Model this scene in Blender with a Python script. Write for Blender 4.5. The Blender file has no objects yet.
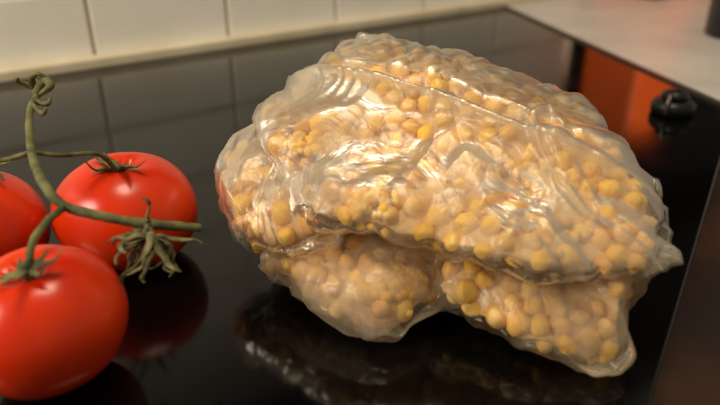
import bpy, bmesh, math, random
import numpy as np
from mathutils import Vector, Matrix, noise
from mathutils.kdtree import KDTree
random.seed(4); rng=np.random.default_rng(4)
S=bpy.context.scene
def link(o,parent=None):
    bpy.context.collection.objects.link(o)
    if parent: o.parent=parent
    return o
def lin(c): 
    return tuple(((v/255)/12.92 if v/255<=.04045 else ((v/255+.055)/1.055)**2.4) for v in c)+(1,)
def mesh_obj(name,verts,faces,mat,parent=None,smooth=True):
    m=bpy.data.meshes.new(name); m.from_pydata([tuple(v) for v in verts],[],[tuple(f) for f in faces]); m.update()
    if smooth: m.polygons.foreach_set('use_smooth',[True]*len(m.polygons))
    m.materials.append(mat); return link(bpy.data.objects.new(name,m),parent)
def empty(name,loc=(0,0,0)):
    e=bpy.data.objects.new(name,None); e.empty_display_size=.02; return link(e)
def newmat(name,col,rough=.5,**kw):
    m=bpy.data.materials.new(name); m.use_nodes=True; n=m.node_tree.nodes; b=n['Principled BSDF']
    b.inputs['Base Color'].default_value=lin(col); b.inputs['Roughness'].default_value=rough
    for k,v in kw.items(): b.inputs[k.replace('_',' ')].default_value=v
    return m
def N(m,t,**kw):
    x=m.node_tree.nodes.new(t)
    for k,v in kw.items(): setattr(x,k,v)
    return x
def noisecol(m,c1,c2,scale,detail=4,lo=.35,hi=.65,bump=0,bscale=None,dist=.001):
    nt=m.node_tree; b=nt.nodes['Principled BSDF']; tc=N(m,'ShaderNodeTexCoord'); nz=N(m,'ShaderNodeTexNoise')
    nz.inputs['Scale'].default_value=scale; nz.inputs['Detail'].default_value=detail
    nt.links.new(tc.outputs['Object'],nz.inputs['Vector'])
    r=N(m,'ShaderNodeValToRGB'); r.color_ramp.elements[0].color=lin(c1); r.color_ramp.elements[1].color=lin(c2)
    r.color_ramp.elements[0].position=lo; r.color_ramp.elements[1].position=hi
    nt.links.new(nz.outputs['Fac'],r.inputs['Fac']); nt.links.new(r.outputs['Color'],b.inputs['Base Color'])
    if bump:
        n2=N(m,'ShaderNodeTexNoise'); n2.inputs['Scale'].default_value=bscale or scale; n2.inputs['Detail'].default_value=5
        nt.links.new(tc.outputs['Object'],n2.inputs['Vector'])
        bp=N(m,'ShaderNodeBump'); bp.inputs['Strength'].default_value=bump; bp.inputs['Distance'].default_value=dist
        nt.links.new(n2.outputs['Fac'],bp.inputs['Height']); nt.links.new(bp.outputs['Normal'],b.inputs['Normal'])
    return m
# ---------------- room ----------------
WD=Vector((.803,.596,0)); WN=Vector((.596,-.803,0)) # wall dir, facing normal (to camera)
W0=Vector((-.343,.829,0))
def box_on_wall(name,s0,s1,z0,z1,d0,d1,mat,parent=None,bev=0):
    vs=[]
    for s in (s0,s1):
        for d in (d0,d1):
            for z in (z0,z1): vs.append(W0+WD*s+WN*d+Vector((0,0,z)))
    f=[(0,1,3,2),(4,6,7,5),(0,4,5,1),(2,3,7,6),(0,2,6,4),(1,5,7,3)]
    o=mesh_obj(name,vs,f,mat,parent,False)
    bm=bmesh.new(); bm.from_mesh(o.data); bmesh.ops.recalc_face_normals(bm,faces=bm.faces); bm.to_mesh(o.data); bm.free()
    if bev:
        b=o.modifiers.new('b','BEVEL'); b.width=bev; b.segments=3
    return o
tile=noisecol(newmat('tile_glaze',(236,234,226),.25),(234,231,222),(244,242,235),6,bump=.15,bscale=14,dist=.002)
grout=noisecol(newmat('grout',(165,150,128),.9),(164,148,126),(184,169,146),60)
wall=empty('wall_back')
box_on_wall('grout_bed',-.9,1.02,-.03,.66,-.03,-.003,grout,wall)
TW=.19; TH=.1; g=.0048
row0=.0915
rows=[(.0,row0-g/2)]+[(row0+TH*i+g/2,row0+TH*(i+1)-g/2) for i in range(6)]
bm=bmesh.new()
for (z0,z1) in rows:
    for i in range(-5,6):
        s0=i*TW+g/2; s1=(i+1)*TW-g/2; s1=min(s1,1.0)
        if s0>1: continue
        q=[bm.verts.new(W0+WD*s+WN*d+Vector((0,0,z))) for s in (s0,s1) for d in (-.006,0) for z in (z0,z1)]
        for f in [(0,1,3,2),(4,6,7,5),(0,4,5,1),(2,3,7,6),(0,2,6,4),(1,5,7,3)]: bm.faces.new([q[k] for k in f])
bmesh.ops.recalc_face_normals(bm,faces=bm.faces)
m=bpy.data.meshes.new('tiles'); bm.to_mesh(m); bm.free(); m.materials.append(tile)
o=link(bpy.data.objects.new('tiles',m),wall); b=o.modifiers.new('b','BEVEL'); b.width=.0018; b.segments=3
dark=noisecol(newmat('unseen_dark',(38,30,26),.5),(30,25,22),(44,36,30),8)
box_on_wall('unseen_dark_upper',-.9,2.0,.68,1.3,-.03,.12,dark,wall)  # unseen dark block added above the tiles, keeps the near glass reflection dark
box_on_wall('unseen_dark_side',1.03,2.4,-.03,.66,-.05,-.004,dark,wall)  # out-of-view panel added for the dark reflection beside the orange one
seal=noisecol(newmat('sealant',(214,202,176),.5),(204,192,164),(220,208,184),15)
box_on_wall('trim_1',-.9,1.0,-.002,.014,.0005,.022,seal,bev=.004)
# prisms
def prism(name,pts,z0,z1,mat,bev=0):
    n=len(pts); vs=[(x,y,z0) for x,y in pts]+[(x,y,z1) for x,y in pts]
    fs=[tuple(range(n))[::-1],tuple(range(n,2*n))]+[(i,(i+1)%n,n+(i+1)%n,n+i) for i in range(n)]
    o=mesh_obj(name,vs,fs,mat,None,False)
    bm=bmesh.new(); bm.from_mesh(o.data); bmesh.ops.recalc_face_normals(bm,faces=bm.faces); bm.to_mesh(o.data); bm.free()
    if bev: b=o.modifiers.new('b','BEVEL'); b.width=bev; b.segments=3
    return o
glass=newmat('black_ceramic_glass',(5,5,6),.035,IOR=1.37)
nt=glass.node_tree; tc=N(glass,'ShaderNodeTexCoord'); nz=N(glass,'ShaderNodeTexNoise'); nz.inputs['Scale'].default_value=25; nz.inputs['Detail'].default_value=6
mr=N(glass,'ShaderNodeMapRange'); mr.inputs[1].default_value=.4; mr.inputs[2].default_value=.8; mr.inputs[3].default_value=.08; mr.inputs[4].default_value=.16
nt.links.new(tc.outputs['Object'],nz.inputs['Vector']); nt.links.new(nz.outputs['Fac'],mr.inputs[0]); nt.links.new(mr.outputs[0],nt.nodes['Principled BSDF'].inputs['Roughness'])
A0=W0-WD*.9; 
brown=noisecol(newmat('brown_worktop',(46,27,18),.3),(34,20,14),(58,34,22),12)
prism('worktop',[(A0.x,A0.y),((W0+WD*2.3).x,(W0+WD*2.3).y),(1.9,.9),(.3,-.5),(-1.1,-.4)],-.04,-.006,brown)
prism('cooktop',[(A0.x+.01,A0.y-.012),(.27,1.276),(.385,.63),(.13,.217),(-.1,-.151),(-.9,-.2)],-.0058,0,glass,.0015)
steel=noisecol(newmat('grey_worktop_finish',(200,197,192),.45),(192,189,184),(208,205,200),9,bump=.1,bscale=80)
prism('worktop_right',[(.282,1.285),((W0+WD*1.9).x-.02,(W0+WD*1.9).y-.03),(1.6,.8),(.62,.45),(.397,.63)],-.0058,.002,steel,.001)
metal=newmat('brushed_metal',(120,112,104),.35,Metallic=.9)
prism('trim_2',[(.2705,1.277),(.2765,1.284),(.392,.63),(.386,.63)],-.0055,.003,metal,.001)
orange=noisecol(newmat('orange_plastic',(240,98,22),.4),(232,90,20),(244,106,28),10)
ob=empty('orange_storage_box')
box_on_wall('body',1.035,1.20,.003,.30,.02,.16,orange,ob,.012)
box_on_wall('lid',1.028,1.207,.301,.33,.013,.167,orange,ob,.008)
box_on_wall('handle',1.085,1.15,.331,.345,.08,.10,orange,ob,.004)
def lathe(name,prof,mat,loc,parent=None,n=48):
    vs=[];fs=[]
    for r,z in prof:
        for i in range(n):
            a=2*math.pi*i/n; vs.append((loc[0]+r*math.cos(a),loc[1]+r*math.sin(a),loc[2]+z))
    for j in range(len(prof)-1):
        for i in range(n): fs.append((j*n+i,j*n+(i+1)%n,(j+1)*n+(i+1)%n,(j+1)*n+i))
    return mesh_obj(name,vs,fs,mat,parent)
blackp=newmat('black_plastic',(14,13,13),.35)
pot=empty('cooking_pot')
lathe('body',[(0,0),(.055,0),(.06,.004),(.061,.08),(.063,.083),(.06,.084),(.058,.08),(.057,.006),(0,.005)],blackp,(.592,.99,.003),pot)
lathe('lid',[(0.062,.085),(.058,.09),(.03,.1),(.008,.103),(.007,.112),(.014,.118),(.012,.124),(0,.125)],blackp,(.592,.99,.003),pot)
# ---------------- helpers ----------------
def catmull(P,n,closed=False):
    P=[Vector(p) for p in P]; L=len(P); out=[]
    segs=L if closed else L-1
    for k in range(n):
        u=k/(n if closed else n-1)*segs; i=min(int(u),segs-1); f=u-i
        g=(lambda j:P[j%L]) if closed else (lambda j:P[max(0,min(L-1,j))])
        a,b_,c,d=g(i-1),g(i),g(i+1),g(i+2)
        out.append(.5*((2*b_)+(c-a)*f+(2*a-5*b_+4*c-d)*f*f+(3*b_-a-3*c+d)*f**3))
    return out
def tube(P,radii,n=None,sides=8,flat=1.0,bump=.2):
    n=n or max(8,len(P)*6); C=catmull(P,n); vs=[];fs=[]
    up=Vector((0,0,1))
    for k,c in enumerate(C):
        t=(C[min(k+1,n-1)]-C[max(k-1,0)]).normalized()
        s=t.cross(up); s=s.normalized() if s.length>1e-4 else Vector((1,0,0)); w=s.cross(t)
        f=k/(n-1)*(len(radii)-1); i=min(int(f),len(radii)-2); r=radii[i]+(radii[i+1]-radii[i])*(f-i)
        for j in range(sides):
            a=2*math.pi*j/sides; rr=r*(1+bump*noise.noise(c*400+Vector((j,0,0))))
            vs.append(c+s*math.cos(a)*rr+w*math.sin(a)*rr*flat)
    for k in range(n-1):
        for j in range(sides): fs.append((k*sides+j,k*sides+(j+1)%sides,(k+1)*sides+(j+1)%sides,(k+1)*sides+j))
    fs.append(tuple(range(sides))[::-1]); fs.append(tuple((n-1)*sides+j for j in range(sides)))
    return vs,fs
def join(parts):
    V=[];F=[]
    for v,f in parts:
        o=len(V); V+=v; F+=[tuple(i+o for i in q) for q in f]
    return V,F
kn=empty('kitchen_timer')
KL=(.320,.630,.0005)
lathe('base',[(0,0),(.019,0),(.021,.002),(.021,.010),(.018,.014),(0,.0145)],blackp,KL,kn)
lathe('dial',[(0,.014),(.012,.0145),(.0135,.018),(.0115,.022),(.006,.024),(0,.0245)],blackp,KL,kn)
v,f=tube([(.3065,.613,.004),(.3055,.612,.014),(.3075,.615,.021),(.313,.621,.023)],[.0018,.0022,.002,.0016],20,8,bump=0); mesh_obj('clip',v,f,metal,kn)
# ---------------- tomatoes ----------------
red=newmat('tomato_skin',(200,32,8),.26,IOR=1.45)
b=red.node_tree.nodes['Principled BSDF']; b.inputs['Subsurface Weight'].default_value=.12; b.inputs['Subsurface Radius'].default_value=(.01,.003,.001); b.inputs['Subsurface Scale'].default_value=.4
noisecol(red,(214,42,6),(232,68,14),18,3,.3,.7)
def tomato(name,c,R,h,tilt,seed):
    nu,nv=96,64; vs=[];fs=[]
    rot=Matrix.Rotation(tilt[0],3,'X')@Matrix.Rotation(tilt[1],3,'Y')
    for j in range(nv+1):
        ph=math.pi*j/nv
        for i in range(nu):
            th=2*math.pi*i/nu; s=math.sin(ph)
            lob=1+.022*math.cos(5*th+seed)*s*(.4+.6*abs(math.cos(ph)))+.012*math.cos(3*th+seed*2)*s
            rho=R*(s**.9)*lob; z=h*math.cos(ph)*(1 if ph<math.pi/2 else .95)
            if ph<math.pi/2: z-=h*.2*math.exp(-(rho/(R*.24))**2)*(1+.2*math.cos(5*th+seed))
            vs.append(rot@Vector((rho*math.cos(th),rho*math.sin(th),z)))
    for j in range(nv):
        for i in range(nu): fs.append((j*nu+i,(j+1)*nu+i,(j+1)*nu+(i+1)%nu,j*nu+(i+1)%nu))
    zm=min(v.z for v in vs); vs=[v+Vector((c[0],c[1],-zm+.0003)) for v in vs]
    return mesh_obj(name,vs,fs,red)
tomato('tomato',(-.141,.346),.0418,.0340,(.0,.05),1.)
tomato('tomato.001',(-.1435,.238),.0358,.0330,(.15,-.05),2.3)
tomato('tomato.002',(-.221,.325),.0385,.0330,(-.05,.1),.4)
green=noisecol(newmat('stem_green',(90,100,55),.75),(68,68,38),(118,118,70),120,4,bump=.5,bscale=600,dist=.0008)
dry=noisecol(newmat('dried_sepal',(110,105,60),.75),(62,60,34),(132,124,80),160)
vine=empty('tomato_vine')
parts=[tube([(-.187,.362,.108),(-.183,.356,.105),(-.18,.335,.1),(-.166,.301,.09),(-.1476,.272,.084),(-.135,.262,.078),(-.1155,.262,.072),(-.0995,.267,.066),(-.079,.278,.058)],[.0026,.0019,.0018,.0021,.0025,.0023,.0023,.0027,.0023],60),
 tube([(-.166,.301,.089),(-.156,.309,.084),(-.143,.325,.078),(-.139,.337,.062)],[.0014,.0012,.0013,.0016]),
 tube([(-.166,.301,.089),(-.178,.302,.085),(-.195,.31,.079),(-.215,.33,.062)],[.0014,.0013,.0013,.0016]),
 tube([(-.135,.262,.078),(-.137,.248,.078),(-.139,.234,.073),(-.1400,.2275,.058)],[.0018,.0017,.0017,.0018]),
 tube([(-.183,.352,.104),(-.176,.351,.112),(-.172,.347,.11),(-.177,.343,.106)],[.0030,.0028,.0024,.001]),
 tube([(-.187,.358,.106),(-.193,.354,.111),(-.190,.349,.114)],[.002,.0014,.0006]),
 tube([(-.186,.357,.106),(-.184,.352,.113),(-.179,.350,.116),(-.174,.350,.114)],[.0022,.0018,.0014,.0006]),
 tube([(-.181,.34,.101),(-.172,.332,.099),(-.168,.330,.103)],[.0018,.0014,.0006]),
 tube([(-.182,.345,.102),(-.174,.343,.101),(-.172,.345,.104)],[.0018,.0016,.0006]),
 tube([(-.0995,.267,.066),(-.099,.262,.062),(-.0985,.257,.058)],[.002,.002,.0026])]
v,f=join(parts); mesh_obj('stem',v,f,green,vine)
def calyx(c,n,L,up,seed,drop=.3,wid=.0026):
    rd=random.Random(seed); out=[]
    c=Vector(c)
    for k in range(n):
        a=2*math.pi*k/n+rd.uniform(-.3,.3); l=L*rd.uniform(.75,1.2); d=Vector((math.cos(a),math.sin(a),0)); s=Vector((-d.y,d.x,0))*rd.uniform(-.3,.3)
        u=rd.uniform(.0,1)*up
        P=[c,c+d*l*.35+Vector((0,0,u*l*.3)),c+d*l*.7+s*l*.4+Vector((0,0,u*l*.5-drop*l*.3)),c+d*l+s*l+Vector((0,0,u*l*rd.uniform(.2,1.3)-drop*l*.5))]
        out.append(tube(P,[wid*.7,wid,wid*.7,wid*.15],16,8,.35))
    out.append(tube([c-Vector((0,0,.001)),c+Vector((0,0,.001)),c+Vector((0,0,.005))],[wid*1.2,wid*1.5,wid*.8]))
    return out
v,f=join(calyx((-.139,.337,.062),7,.019,1.2,3,wid=.0022)+calyx((-.1400,.2275,.0640),8,.015,.8,5,wid=.0022)+calyx((-.215,.33,.063),6,.016,.8,8)); mesh_obj('calyx',v,f,green,vine)
rd=random.Random(12); parts=[]
for k in range(22):
    P=[Vector((-.0965,.260,.063))]; d=Vector((rd.uniform(-1,.9),rd.uniform(-.5,.3),rd.uniform(-1,.3))).normalized()
    for q in range(6):
        d=(d+Vector((rd.uniform(-.9,.9),rd.uniform(-.5,.5),rd.uniform(-1.1,.6)))).normalized(); P.append(P[-1]+d*.0040)
    parts.append(tube(P,[.0016,.0020,.0016,.0006],24,7,.4))
parts.append(tube([(-.1,.257,.056),(-.105,.255,.05),(-.111,.253,.046),(-.112,.251,.041)],[.0012,.001,.0014,.0005]))
v,f=join(parts); mesh_obj('dried_calyx',v,f,dry,vine)
# ---------------- bag ----------------
bag=empty('bag_of_chickpeas')
R=.0063
film=bpy.data.materials.new('plastic_film'); film.use_nodes=True; nt=film.node_tree; nt.nodes.clear()
out=N(film,'ShaderNodeOutputMaterial'); at=N(film,'ShaderNodeAttribute'); at.attribute_name='haze'
tr=N(film,'ShaderNodeBsdfTransparent'); tr.inputs[0].default_value=(1,.985,.95,1)
df=N(film,'ShaderNodeBsdfDiffuse'); df.inputs[0].default_value=lin((224,210,184))
tl=N(film,'ShaderNodeBsdfTranslucent'); tl.inputs[0].default_value=lin((222,206,176))
ms=N(film,'ShaderNodeMixShader'); ms.inputs[0].default_value=.4
gl=N(film,'ShaderNodeBsdfGlossy'); gl.inputs['Roughness'].default_value=.29; gl.inputs[0].default_value=(1,.97,.91,1)
fr=N(film,'ShaderNodeFresnel'); fr.inputs[0].default_value=1.45
fm=N(film,'ShaderNodeMath',operation='MULTIPLY'); fm.inputs[1].default_value=.6
tc=N(film,'ShaderNodeTexCoord'); nz=N(film,'ShaderNodeTexNoise'); nz.inputs['Scale'].default_value=30; nz.inputs['Detail'].default_value=4; nz.inputs['Distortion'].default_value=2.0
bp=N(film,'ShaderNodeBump'); bp.inputs['Strength'].default_value=.4; bp.inputs['Distance'].default_value=.004
mr=N(film,'ShaderNodeMapRange'); mr.inputs[3].default_value=.15; mr.inputs[4].default_value=.85
n3=N(film,'ShaderNodeTexNoise'); n3.inputs['Scale'].default_value=24; n3.inputs['Detail'].default_value=4
ad=N(film,'ShaderNodeMath',operation='MULTIPLY_ADD'); ad.inputs[1].default_value=1.0; ad.inputs[2].default_value=-.49
a2=N(film,'ShaderNodeMath',operation='ADD',use_clamp=True)
m1=N(film,'ShaderNodeMixShader'); m2=N(film,'ShaderNodeMixShader')
K=nt.links.new
K(tc.outputs['Object'],nz.inputs['Vector']);K(tc.outputs['Object'],n3.inputs['Vector']);K(nz.outputs['Fac'],bp.inputs['Height'])
for x in (df,gl): K(bp.outputs[0],x.inputs['Normal'])
K(at.outputs['Fac'],mr.inputs[0]);K(n3.outputs['Fac'],ad.inputs[0]);K(ad.outputs[0],a2.inputs[0]);K(mr.outputs[0],a2.inputs[1])
K(df.outputs[0],ms.inputs[1]);K(tl.outputs[0],ms.inputs[2])
K(a2.outputs[0],m1.inputs[0]);K(tr.outputs[0],m1.inputs[1]);K(ms.outputs[0],m1.inputs[2])
K(fr.outputs[0],fm.inputs[0]);K(fm.outputs[0],m2.inputs[0]);K(m1.outputs[0],m2.inputs[1]);K(gl.outputs[0],m2.inputs[2]);K(m2.outputs[0],out.inputs[0])
peamat=newmat('chickpea_skin',(220,165,60),.5); nt=peamat.node_tree; at=N(peamat,'ShaderNodeAttribute'); at.attribute_name='peacol'; K=nt.links.new
b=nt.nodes['Principled BSDF']; K(at.outputs['Color'],b.inputs['Base Color'])
massmat=noisecol(newmat('chickpea_mash',(200,155,100),.6),(196,142,78),(236,202,146),70)
bm=bmesh.new(); bmesh.ops.create_icosphere(bm,subdivisions=3,radius=1)
ICO=np.array([v.co[:] for v in bm.verts]); ICOF=np.array([[v.index for v in f.verts] for f in bm.faces]); bm.free()
w=np.clip(ICO[:,2],0,1)**6; ICO=ICO*(1+.22*w[:,None]); # beak
LUMP=[np.array([1+.16*noise.noise(Vector(p)*1.3+Vector((s*7,0,0)))+.08*noise.noise(Vector(p)*3+Vector((s*7,3,0))) for p in ICO])[:,None]*ICO for s in range(8)]
PAL=np.array([lin(c)[:3] for c in [(248,196,48),(248,200,70),(244,196,96),(242,200,124),(240,184,84),(248,208,104),(238,192,120),(230,176,98),(252,198,40)]])
def fold(x,k=2.4): return max(0,1-abs(x)*k)
def pillow(name,outline,c,Tu,Td,NA,NR,seed,mask=None,dens=1.0,rim=.97,wr=.003,surf=None,corners=()):
    O0=catmull(outline,NA,True); C=Vector(c)
    O=[p+Vector((noise.noise(p*45+Vector((seed,0,0))),noise.noise(p*45+Vector((0,seed,9))),0))*.004 for p in O0]
    JT=[Vector((noise.noise(p*90),noise.noise(p*90+Vector((5,5,5))),1.6*noise.noise(p*120+Vector((0,7,5)))))*.0035 for p in O0]
    RIM=[rim-sum(cd*math.exp(-((o-Vector(cc)).length/cw)**2) for cc,cd,cw in corners) for o in O0]
    nrm=Vector((0,0,0))
    for i in range(NA): nrm+=(O[i]-C).cross(O[(i+1)%NA]-C)
    nrm.normalize(); 
    if nrm.z<0: nrm=-nrm
    def prof(r,k): 
        return (max(0,1-(r/RIM[int(k)%NA])**3.2))**.5
    def pt(r,k,side,off=0):
        k=k%NA; i=int(k); f=k-i; i2=(i+1)%NA; o=O[i].lerp(O[i2],f); p=C.lerp(o,r)+JT[i].lerp(JT[i2],f)*r**9
        t=prof(r,k)*(Tu if side>0 else Td)
        q=p+nrm*side*max(t+off,.0004 if off==0 else 0)
        if surf: q=q+nrm*surf(q.x,q.y,side)*(1-r**6)
        lw=wr*(noise.noise(q*22+Vector((seed,3,1)))*1.2)
        return q+nrm*lw*(1 if r<.98 else .3)*1.0
    centers=[]; grid={}
    cs=2*R
    def ok(p,m=1.5):
        key=tuple(int(math.floor(x/cs)) for x in p)
        for a in (-1,0,1):
            for b_ in (-1,0,1):
                for d in (-1,0,1):
                    for q in grid.get((key[0]+a,key[1]+b_,key[2]+d),()):
                        if (q-p).length<m*R: return False
        grid.setdefault(key,[]).append(p); return True
    frag=[]
    for _ in range(int(24000*dens)):
        k=random.random()*NA; i=int(k)%NA; L=(O[i]-C).length
        rmax=RIM[i]-R*.7/L
        r=math.sqrt(random.random())*rmax; side=1 if random.random()<.6 else -1
        T=(Tu if side>0 else Td)
        if prof(r,k)*T<R*.5: continue
        p=pt(r,k,side,-R*random.uniform(1.0,1.25))
        if mask and side>0 and mask(p.x,p.y)<.5+.5*noise.noise(p*60): continue
        if noise.noise(p*38+Vector((seed,seed,0)))<-.38:
            if random.random()<.12: frag.append(pt(r,k,side,-R*.6))
            continue
        if p.z<R*.8: p.z=R*.85
        if ok(p): centers.append(p)
    kd=KDTree(len(centers)+1)
    for i,p in enumerate(centers): kd.insert(p,i)
    kd.insert(Vector((9,9,9)),len(centers)); kd.balance()
    haze=[]
    def sst(a,b_,x): x=min(1,max(0,(x-a)/(b_-a))); return x*x*(3-2*x)
    vs=[];fs=[]; idx={}; flange=[]
    for side in (1,-1):
        for j in range(NR+1):
            r=j/NR
            for i in range(NA):
                if j==0 and i>0: idx[(side,j,i)]=idx[(side,0,0)]; continue
                if j==NR and side==-1: idx[(side,j,i)]=idx[(1,j,i)]; continue
                idx[(side,j,i)]=len(vs); vs.append(pt(r,i,side)); flange.append(1. if r>RIM[i]*.99 else 0.)
    for side in (1,-1):
        for j in range(NR):
            for i in range(NA):
                q=[idx[(side,j,i)],idx[(side,j+1,i)],idx[(side,j+1,(i+1)%NA)],idx[(side,j,(i+1)%NA)]]
                if j==0: q=[q[0],q[1],q[2]]
                if side<0: q=q[::-1]
                fs.append(tuple(q))
    me=bpy.data.meshes.new('film_'+name); me.from_pydata([tuple(v) for v in vs],[],fs); me.update()
    nn=[v.normal.copy() for v in me.vertices]
    if nn[0].dot(nrm)<0: nn=[-x for x in nn]
    nv=[]
    for v,n_,fl in zip(vs,nn,flange):
        near=kd.find_n(v,3); d=near[0][2]; q=math.sqrt(max(d*d-R*R*.9,0))
        s=sst(.4*R,1.5*R,q)
        far=sst(1.7*R,3.2*R,d)
        wv=Vector((noise.noise(v*22),noise.noise(v*22+Vector((9,2,4))),0))*.014
        u=v+wv
        gate=sst(-.15,.3,noise.noise(v*15+Vector((seed,0,4))))
        g2=sst(-.1,.25,noise.noise(v*21+Vector((4,seed,0))))
        A=u.x*.85+u.y*.5; B_=u.y*.85-u.x*.5
        cr=fold(noise.noise(Vector((A*8,(-B_+u.z*.7)*34,seed*3))),2.5)**2
        A2=u.x*.35-u.y*.9; B2=u.x*.9+u.y*.35
        c2=fold(noise.noise(Vector((A2*14,(B2+u.z*.4)*55,seed*5))),2.4)**2.3*gate
        c3=fold(noise.noise(Vector((A*30,(B_-u.z)*80,u.z*20+seed))),2.6)**2*g2
        p=v-n_*(R*.10*s*(1-far))+n_*(.0007+cr*.0046*(.35+.65*gate)+c2*.0024+c3*.0010)
        if p.z<.0006: p.z=.0006
        nv.append(p); haze.append((min(1,.22*s+.60*far+.28*cr+.14*c2+.08*c3))*(1-.75*fl))
    me.vertices.foreach_set('co',np.array([x[:] for x in nv]).ravel()); me.update()
    a=me.attributes.new('haze','FLOAT','POINT'); a.data.foreach_set('value',haze)
    me.polygons.foreach_set('use_smooth',[True]*len(me.polygons)); me.materials.append(film)
    link(bpy.data.objects.new('film_'+name,me),bag)
    VV=[];FF=[];CC=[]
    allp=[(p,1) for p in centers]+[(p,.5) for p in frag]
    for i,(p,fsz) in enumerate(allp):
        q=Matrix.Rotation(random.random()*6.28,3,'X')@Matrix.Rotation(random.random()*6.28,3,'Z')@Matrix.Rotation(random.random()*6.28,3,'Y')
        half=random.random()<.18
        sc=np.array([1,random.uniform(.78,1),random.uniform(.5,.7) if half else random.uniform(.84,1)])*R*random.uniform(.74,1.04)*fsz
        VV.append((LUMP[i%8]*sc)@np.array(q).T+np.array(p[:])); FF.append(ICOF+i*len(ICO))
        col=PAL[rng.integers(len(PAL))]*rng.uniform(.88,1.05); CC.append(np.repeat(np.append(col,1)[None],len(ICO),0))
    if allp:
        VV=np.concatenate(VV); VV[:,2]=np.maximum(VV[:,2],.0008)
        o=mesh_obj('chickpeas_'+name,VV.tolist(),np.concatenate(FF).tolist(),peamat,bag)
        ca=o.data.attributes.new('peacol','FLOAT_COLOR','POINT'); ca.data.foreach_set('color',np.concatenate(CC).ravel())
    vs=[];fs=[];na=96;nr=28
    for side in (1,-1):
        for j in range(nr+1):
            for i in range(na):
                kk=i*NA/na
                p=pt(j/nr*RIM[int(kk)%NA]*.93,kk,side,-R*1.25); p=p+Vector((0,0,1))*(noise.noise(p*130)*.003+noise.noise(p*260)*.0015); p.z=max(p.z,.0015); vs.append(p)
    B=(nr+1)*na
    for j in range(nr):
        for i in range(na):
            q=(j*na+i,(j+1)*na+i,(j+1)*na+(i+1)%na,j*na+(i+1)%na); fs.append(q); fs.append(tuple(B+x for x in q[::-1]))
    for i in range(na): fs.append((nr*na+i,B+nr*na+i,B+nr*na+(i+1)%na,nr*na+(i+1)%na))
    mesh_obj('mash_'+name,vs,fs,massmat,bag)
def maskD(x,y):
    d=(y-.385)+.55*(x-.0)   # fold line
    if abs(d)<.010+.075*max(0,x-.02): return -1
    if x<.012 and y>.345: return .15
    if x>.02 and y>.33: return .85
    return 2
def maskS(x,y): return .1 if y>.362 else 2
def surfD(x,y,side):
    if side<0: return 0
    d=(y-.385)+.55*(x-.0)
    return -.010*math.exp(-(d/.008)**2)+.010*math.exp(-abs((d+.018)/.012))
pillow('upper',[(-.041,.400,.1),(-.018,.428,.109),(0,.448,.117),(.018,.440,.115),(.046,.419,.11),(.095,.402,.1),(.143,.380,.086),(.151,.329,.072),(.152,.288,.06),(.153,.264,.05),(.147,.255,.046),(.131,.253,.045),(.098,.253,.045),(.065,.256,.05),(.034,.270,.05),(.005,.278,.055),(-.025,.292,.058),(-.047,.322,.07),(-.058,.352,.085)],(.05,.335,.078),.0155,.018,400,96,1,maskD,1.6,.985,wr=.004,surf=surfD,corners=[((.152,.262,.05),.08,.014),((0,.448,.115),.05,.015)])
pillow('lower',[(.119,.232,.006),(.127,.245,.022),(.132,.256,.03),(.140,.276,.035),(.150,.376,.025),(.061,.392,.025),(.037,.284,.02),(.059,.256,.015),(.085,.243,.012)],(.097,.30,.024),.021,.014,300,64,2,None,1.,.98,corners=[((.119,.232,.006),.10,.012)])
pillow('front',[(-.056,.315,.02),(-.038,.289,.015),(-.015,.269,.012),(.01,.255,.010),(.033,.263,.012),(.0435,.280,.015),(.044,.332,.02),(-.02,.387,.022)],(0,.31,.02),.023,.012,280,60,3,None,1.,.98,corners=[((.036,.268,.012),.12,.014)])
pillow('side',[(-.081,.339,.05),(-.0825,.368,.058),(-.071,.382,.066),(-.04,.412,.07),(-.012,.358,.07),(-.0055,.318,.055),(-.013,.287,.045),(-.037,.289,.037),(-.063,.301,.036),(-.075,.316,.042)],(-.044,.34,.052),.021,.022,300,64,4,maskS,1.,.98,corners=[((-.013,.287,.045),.15,.02)])
pillow('core',[(-.05,.33,.045),(-.03,.41,.055),(.02,.44,.07),(.09,.40,.06),(.14,.37,.05),(.135,.30,.035),(.08,.28,.035),(0,.30,.035)],(.045,.36,.04),.025,.037,160,30,5,None,.6,.97)
# ---------------- lights ----------------
def area(name,loc,tgt,size,power,col):
    l=bpy.data.lights.new(name,'AREA'); l.shape='DISK'; l.size=size; l.energy=power; l.color=col
    o=link(bpy.data.objects.new(name,l)); o.location=loc; o.rotation_euler=(Vector(tgt)-Vector(loc)).to_track_quat('-Z','Y').to_euler(); return o
area('ceiling_lamp',(.0,.3,1.6),(.08,.6,0),.55,14,(1,.86,.62))
area('window_light',(-1.1,-.25,.8),(-.1,.9,.08),.5,14,(1,.89,.72))
l=bpy.data.lights.new('added_box_spot','SPOT'); l.energy=20; l.spot_size=.5; l.spot_blend=.3; l.color=(1,.85,.65); l.shadow_soft_size=.02  # extra lamp added to brighten the orange box for its reflection
sp=link(bpy.data.objects.new('added_box_spot',l)); tg=W0+WD*1.12+WN*.12+Vector((0,0,.16)); sp.location=tg+WN*.45-WD*.1+Vector((0,0,.25)); sp.rotation_euler=(tg-sp.location).to_track_quat('-Z','Y').to_euler()
w=bpy.data.worlds.new('w'); S.world=w; w.use_nodes=True; w.node_tree.nodes['Background'].inputs[0].default_value=(.57,.48,.36,1); w.node_tree.nodes['Background'].inputs[1].default_value=.42
cam=bpy.data.cameras.new('camera'); co=link(bpy.data.objects.new('camera',cam)); S.camera=co
co.location=(0,0,.21); co.rotation_euler=(math.radians(90-26.4),0,0); cam.lens=32; cam.clip_start=.01
cam.dof.use_dof=True; cam.dof.focus_distance=.37; cam.dof.aperture_fstop=5.6
S.view_settings.view_transform='Standard'
